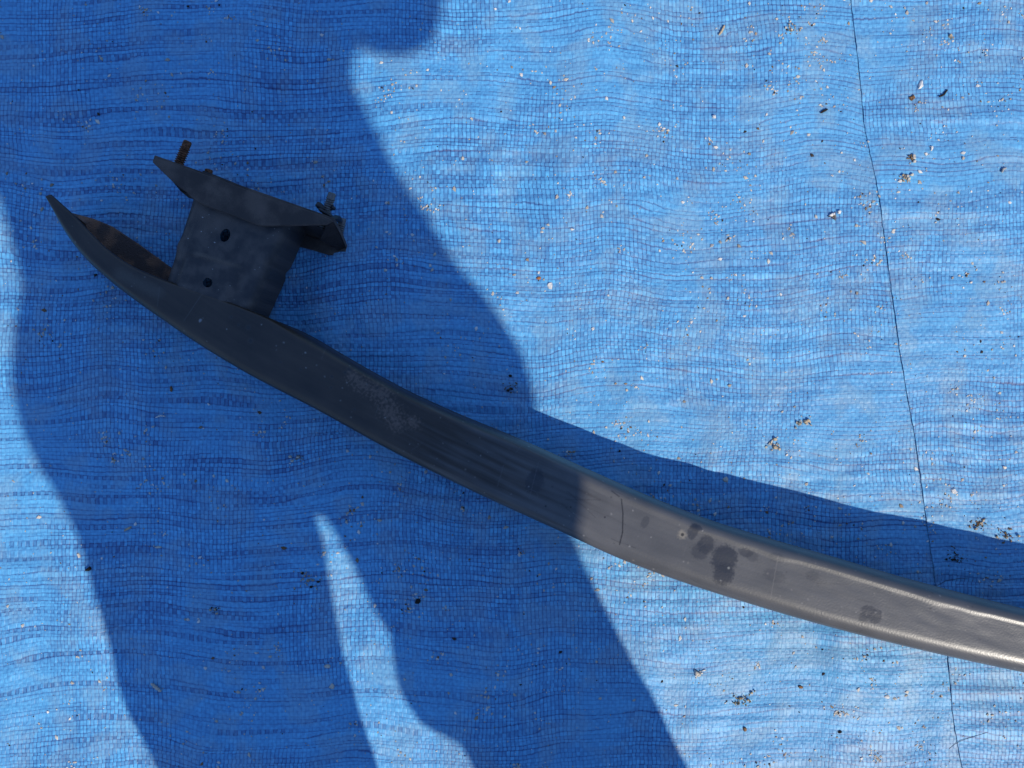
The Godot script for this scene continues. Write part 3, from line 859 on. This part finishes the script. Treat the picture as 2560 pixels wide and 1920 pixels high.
	var sm := BoxMesh.new(); sm.size = Vector3(0.132, 0.0006, 0.066)
	var sc := put("screen", sm, plain(Color(0.02, 0.02, 0.025), 0.12), ph); sc.position = Vector3(0, 0.0043, 0)

# ------------------------------------------------------------------ crumbs and litter on the cloth
func flake(seed_: int, n: int, thick: float) -> ArrayMesh:
	var r := RandomNumberGenerator.new(); r.seed = seed_
	var v := PackedVector3Array(); var tr := PackedInt32Array()
	for k in n:
		var w := TAU * (k + r.randf_range(-0.25, 0.25)) / n
		var q := r.randf_range(0.55, 1.0)
		v.append(Vector3(cos(w) * q, r.randf_range(-0.3, 0.3) * thick, sin(w) * q))
	for k in n:
		v.append(v[k] * 0.7 + Vector3(0, thick * r.randf_range(0.6, 1.2), 0))
	v.append(Vector3(0, thick * 1.1, 0))
	for k in n:
		var k1 := (k + 1) % n
		tr.append_array([k, k + n, k1, k1, k + n, k1 + n, k + n, 2 * n, k1 + n])
	return flat_mesh(v, tr)

func ground_at(x: float, z: float) -> float:
	return cloth(x, z) + (0.0010 if x > seam_x(z) else 0.0)

func build_debris():
	var r := RandomNumberGenerator.new(); r.seed = 4711
	var spots := []       # position, size, colour
	var tones := [Color(0.62, 0.56, 0.47), Color(0.50, 0.44, 0.36), Color(0.68, 0.64, 0.58), Color(0.33, 0.25, 0.17), Color(0.20, 0.12, 0.07), Color(0.05, 0.04, 0.035)]
	var odds := [0.36, 0.60, 0.84, 0.91, 0.95, 1.0]
	var pick := func() -> Color:
		var q := r.randf()
		for i in 6:
			if q < odds[i]: return tones[i] * r.randf_range(0.55, 1.0)
		return tones[0]
	for i in 4200:
		var c := Vector2(r.randf_range(-0.52, 0.56), r.randf_range(-0.42, 0.42))
		var density := clampf(0.36 + c.x * 1.0 + 1.0 * fold_noise.get_noise_2d(c.x * 0.7 + 4.0, c.y * 0.7), 0.1, 1.0)
		if r.randf() > density: continue
		if r.randf() < 0.33:
			var n := r.randi_range(3, 14); var spread := r.randf_range(0.0015, 0.0075)
			for k in n:
				spots.append([c + Vector2(r.randfn(0, spread), r.randfn(0, spread)), r.randf_range(0.00025, 0.0011), pick.call()])
		else:
			spots.append([c, r.randf_range(0.0004, 0.0017), pick.call()])
	for i in 5200:
		var c := Vector2(r.randf_range(-0.52, 0.56), r.randf_range(-0.42, 0.42))
		spots.append([c, r.randf_range(0.00025, 0.0007), pick.call()])
	var mat := StandardMaterial3D.new(); mat.vertex_color_use_as_albedo = true; mat.roughness = 0.9; mat.metallic_specular = 0.2
	var mm := MultiMesh.new()
	mm.transform_format = MultiMesh.TRANSFORM_3D; mm.use_colors = true
	mm.mesh = flake(5, 5, 0.45); mm.instance_count = spots.size()
	for i in spots.size():
		var p: Vector2 = spots[i][0]; var s: float = spots[i][1]
		var b := Basis.from_euler(Vector3(r.randf_range(-0.3, 0.3), r.randf() * TAU, r.randf_range(-0.3, 0.3))).scaled_local(Vector3(s * r.randf_range(0.8, 2.0), s * 0.8, s))
		mm.set_instance_transform(i, Transform3D(b, Vector3(p.x, ground_at(p.x, p.y) + 0.0002, p.y)))
		mm.set_instance_color(i, spots[i][2])
	var o := MultiMeshInstance3D.new(); o.multimesh = mm; o.material_override = mat; o.name = numbered("crumbs")
	add_child(o, true)
	o.set_meta("kind", "stuff"); o.set_meta("label", "pale crumbs of dry grass and grit strewn over the tarpaulin"); o.set_meta("category", "debris")
	litter()

func chip(called: String, label: String, category: String, x: float, z: float, size: Vector3, turn: float, c: Color, seed_: int, n := 7):
	var o := put(called, flake(seed_, n, 1.0), plain(c, 0.9, 0.2))
	o.position = Vector3(x, ground_at(x, z) + 0.0001, z); o.rotation.y = turn; o.scale = size
	tag(o, label, category)

func twig(called: String, label: String, category: String, path: Array, rad: float, c: Color):
	var pts := []; var rr := []
	var cu := Curve2D.new()
	for p in path: cu.add_point(p)
	var at := Vector3(path[0].x, ground_at(path[0].x, path[0].y), path[0].y)
	for i in 13:
		var p := cu.sample_baked(cu.get_baked_length() * i / 12.0)
		pts.append(Vector3(p.x, ground_at(p.x, p.y) + rad * (1.0 + 0.7 * sin(i * 1.9)), p.y) - at); rr.append(rad * (0.55 + 0.45 * sin(PI * (i + 1) / 14.0)))
	var o := put(called, tube(pts, rr, 6), plain(c, 0.85, 0.2)); o.position = at
	tag(o, label, category)

func clump(called: String, label: String, category: String, x: float, z: float, spread: float, n: int, size: float, tones: Array, seed_: int):
	var r := RandomNumberGenerator.new(); r.seed = seed_
	var v := PackedVector3Array(); var tr := PackedInt32Array(); var col := PackedColorArray()
	var t := thing(called, Vector3(x, ground_at(x, z), z))
	tag(t, label, category)
	var st := SurfaceTool.new(); st.begin(Mesh.PRIMITIVE_TRIANGLES)
	for k in n:
		var s := size * r.randf_range(0.35, 1.0)
		var d := Vector2(r.randfn(0, spread), r.randfn(0, spread * 0.7))
		var b := Basis.from_euler(Vector3(r.randf_range(-0.4, 0.4), r.randf() * TAU, r.randf_range(-0.4, 0.4))).scaled_local(Vector3(s * r.randf_range(0.9, 2.2), s * 0.4, s * r.randf_range(0.5, 1.0)))
		st.append_from(flake(seed_ + k % 5, 5, 0.9), 0, Transform3D(b, Vector3(d.x, ground_at(x + d.x, z + d.y) - t.position.y + r.randf_range(0.0, 0.0012), d.y)))
	var whole := st.commit()
	put("grit", whole, plain(tones[0], 0.9, 0.2), t)
	for k in 3:
		var s := size * 1.1
		var o := put("grain", flake(seed_ + 40 + k, 6, 0.9), plain(tones[1], 0.9, 0.2), t)
		o.position = Vector3(r.randfn(0, spread), 0.0006, r.randfn(0, spread * 0.7)); o.scale = Vector3(s * 1.3, s, s)

func litter():
	var cream := Color(0.50, 0.45, 0.37); var white := Color(0.60, 0.58, 0.54); var brown := Color(0.20, 0.11, 0.055); var dark := Color(0.025, 0.02, 0.018); var tan_ := Color(0.42, 0.33, 0.22)
	chip("dirt_lump", "black lump of dirt on the shaded tarpaulin well below the middle of the bar", "dirt", -0.0734, 0.1700, Vector3(0.0032, 0.0032, 0.0026), 0.5, dark, 1)
	chip("seed_husk", "upright dark brown seed husk on the shaded tarpaulin below the left part of the bar", "seed", -0.2669, 0.0037, Vector3(0.0016, 0.0014, 0.0034), 0.1, brown, 2)
	twig("pale_fibre", "thin white curved fibre on the tarpaulin below and left of the bar", "fibre", [Vector2(-0.2784, 0.0262), Vector2(-0.2750, 0.0247), Vector2(-0.2712, 0.0253)], 0.0006, white)
	chip("pale_flake", "cream flake at the left edge of the shadow, above the black crumb", "flake", -0.3387, 0.1338, Vector3(0.0016, 0.0008, 0.003), 0.3, cream, 3)
	chip("black_crumb", "black crumb on the left edge of the shadow near the lower left corner", "dirt", -0.3306, 0.1444, Vector3(0.0034, 0.0026, 0.0022), 0.4, dark, 4)
	chip("straw_bit", "short slanted tan straw lying in the left leg of the shadow", "straw", -0.3009, 0.1134, Vector3(0.0040, 0.0012, 0.0013), 0.5, tan_, 5)
	chip("oblong_chip", "oblong cream chip in the shadow, level with the black crumb's upper side", "chip", -0.2772, 0.1278, Vector3(0.0032, 0.0012, 0.0012), 0.05, cream, 6)
	twig("curled_husk", "curled cream husk in the shaded lower left of the tarpaulin", "husk", [Vector2(-0.2812, 0.2338), Vector2(-0.2781, 0.2366), Vector2(-0.2744, 0.2397)], 0.0013, cream)
	chip("square_chip", "squarish cream chip beside the bright gap in the shadow, upper of two", "chip", -0.1450, 0.2213, Vector3(0.0034, 0.0014, 0.0022), 0.2, cream, 7)
	chip("blunt_chip", "blunt cream chip beside the bright gap in the shadow, lower of two", "chip", -0.1409, 0.2366, Vector3(0.0026, 0.0014, 0.0028), 0.9, cream, 8)
	clump("twig_tangle", "tangle of dark twig bits in the middle of the shadow's left leg", "twigs", -0.2338, 0.1766, 0.0022, 12, 0.0011, [dark, tan_], 9)
	chip("long_white_chip", "longest white chip, slanting, right of the seam near the top right corner", "chip", 0.3191, -0.2338, Vector3(0.0024, 0.0014, 0.0048), -0.5, white, 10)
	chip("leaf_scrap", "brown and tan leaf scrap just left of the longest white chip's lower end", "leaf", 0.3128, -0.2234, Vector3(0.0036, 0.0018, 0.0026), 0.3, brown, 11)
	twig("bent_twig", "short dark bent twig below the longest white chip", "twig", [Vector2(0.3328, -0.2241), Vector2(0.3366, -0.2256), Vector2(0.3394, -0.2294)], 0.0008, dark)
	chip("white_pebble", "small white pebble left of the seam with a dark left side", "pebble", 0.1578, -0.2087, Vector3(0.0026, 0.0026, 0.0020), 0.0, white, 12)
	chip("tan_pebble", "small tan pebble high at the top, between seam and right corner", "pebble", 0.3425, -0.2712, Vector3(0.0022, 0.0024, 0.0026), 0.4, tan_, 13)
	twig("forked_twig", "grey brown forked twig near the top edge, left of the seam", "twig", [Vector2(0.1619, -0.2731), Vector2(0.1638, -0.2756), Vector2(0.1663, -0.2806)], 0.0010, tan_)
	twig("dark_sliver", "dark sliver left of the seam near the top", "sliver", [Vector2(0.2419, -0.2125), Vector2(0.2444, -0.2141), Vector2(0.2472, -0.2153)], 0.0009, dark)
	clump("grass_clump", "grey clump of dry grass at the top, left of the seam", "dry grass", 0.2191, -0.2775, 0.0042, 30, 0.0011, [tan_, cream], 14)
	clump("brown_clump", "brown clump of bark crumbs right of the seam, uppermost of two", "bark", 0.3116, -0.1756, 0.0022, 18, 0.0015, [Color(0.24, 0.16, 0.09), cream], 15)
	clump("tan_clump", "tan clump of husks right of the seam, below the brown clump", "husks", 0.3069, -0.1603, 0.0026, 20, 0.0014, [tan_, cream], 16)
	chip("white_flake", "white upright flake right of the brown clump", "flake", 0.3278, -0.1841, Vector3(0.0018, 0.0014, 0.0032), -0.3, white, 17)
	clump("dark_clump", "dark clump of grit with a pale tip, left of the seam", "grit", 0.2531, -0.1319, 0.0022, 14, 0.0016, [Color(0.2, 0.17, 0.14), white], 18)
	twig("grey_curl", "grey curled bit near the right edge, upper part", "husk", [Vector2(0.3819, -0.1650), Vector2(0.3828, -0.1675), Vector2(0.3853, -0.1684)], 0.0010, Color(0.3, 0.3, 0.3))
	clump("grit_heap", "largest heap of tan grit in the sun below the bar, bottom right", "grit", 0.1803, 0.2475, 0.0044, 40, 0.0012, [Color(0.30, 0.24, 0.14), tan_], 19)
	chip("dark_chip", "dark chip in the sun near the bottom right, right of the grit heap", "chip", 0.2562, 0.2716, Vector3(0.0024, 0.0012, 0.0014), 0.6, dark, 20)
	chip("pale_square", "pale square chip in the sun between bar and bottom right seam", "chip", 0.2928, 0.2444, Vector3(0.0030, 0.0010, 0.0022), 0.2, white, 21)
	chip("shaded_chip", "pale chip on the upper edge of the bar's own shadow", "chip", 0.1669, 0.0747, Vector3(0.0030, 0.0016, 0.0032), 0.4, cream, 22)
	chip("sunlit_chip", "large white chip in the sun right above the bar's shadow", "chip", 0.3456, 0.0841, Vector3(0.0032, 0.0014, 0.0034), 0.8, white, 23)
	chip("brown_bit", "brown bit in the sun at the bottom, below the grit heap", "bark", 0.1825, 0.2703, Vector3(0.0022, 0.0014, 0.0024), 0.2, brown, 24)
	chip("dark_seed", "dark brown seed in the sun below the bar, left of the seam", "seed", 0.2259, 0.2372, Vector3(0.0030, 0.0012, 0.0014), -0.4, brown, 25)
	clump("white_shreds", "white shreds in the sun just below the middle of the lit bar", "shreds", 0.1466, 0.2256, 0.0022, 8, 0.0022, [white, cream], 26)
	twig("dark_fibre", "long thin dark fibre crossing the tarpaulin seam at the bottom right", "fibre", [Vector2(0.3419, 0.2853), Vector2(0.3500, 0.2787), Vector2(0.3594, 0.2756), Vector2(0.3719, 0.2719)], 0.00018, Color(0.05, 0.05, 0.07))
	twig("root_hair", "thin dark root hair in the bar's shadow right of the seam", "fibre", [Vector2(0.3300, 0.1588), Vector2(0.3391, 0.1537), Vector2(0.3500, 0.1519), Vector2(0.3578, 0.1516)], 0.00018, Color(0.05, 0.05, 0.07))
	chip("orange_leaf", "orange brown leaf scrap in the sun, near the middle above the bar", "leaf", 0.0209, -0.0831, Vector3(0.0028, 0.0012, 0.0017), 0.1, Color(0.32, 0.13, 0.05), 27)
	chip("upright_chip", "white three pointed chip right below the orange leaf scrap", "chip", 0.0297, -0.0772, Vector3(0.0030, 0.0014, 0.0036), 0.7, white, 28)
	chip("round_chip", "round white chip in the sun, highest above the orange leaf scrap", "chip", 0.0469, -0.1206, Vector3(0.0022, 0.0014, 0.0016), 0.1, white, 29)
	chip("lone_chip", "cream chip left of the orange leaf scrap, close to the shadow edge", "chip", -0.0103, -0.1122, Vector3(0.0024, 0.0014, 0.0022), 0.8, cream, 30)
	clump("moss_clump", "brown moss crumbs in the sun right of the seam, just above the bar's shadow", "moss", 0.3638, 0.1094, 0.0032, 26, 0.0013, [Color(0.17, 0.11, 0.06), tan_], 31)
	clump("moss_clump", "brown moss crumbs against the right edge of the photo, above the bar's shadow", "moss", 0.3850, 0.1181, 0.0036, 26, 0.0013, [Color(0.19, 0.13, 0.07), tan_], 32)
	clump("moss_clump", "dark moss crumbs on the shaded tarpaulin right of the seam above the bar", "moss", 0.3475, 0.1359, 0.0050, 34, 0.0012, [Color(0.07, 0.055, 0.04), dark], 33)
	clump("white_litter", "largest cluster of white litter left of the seam, above the bar's shadow", "litter", 0.2281, 0.0306, 0.0040, 16, 0.0018, [Color(0.42, 0.38, 0.32), tan_], 34)
	clump("white_litter", "small row of white litter below and left of the largest white cluster", "litter", 0.2031, 0.0475, 0.0028, 10, 0.0020, [cream, tan_], 35)
	clump("tan_litter", "tan and dark litter in the shade just left of the shadow's corner above the bar", "litter", -0.0013, 0.0025, 0.0028, 16, 0.0013, [Color(0.16, 0.12, 0.08), dark], 36)
	clump("grey_litter", "grey litter on the shaded tarpaulin below the middle of the bar", "litter", -0.1681, 0.0578, 0.0028, 14, 0.0014, [Color(0.22, 0.22, 0.2), cream], 37)
	clump("dry_stalks", "scattered dry stalks in the shadow left of the bright gap", "dry grass", -0.1609, 0.1531, 0.0052, 26, 0.0013, [tan_, dark], 38)
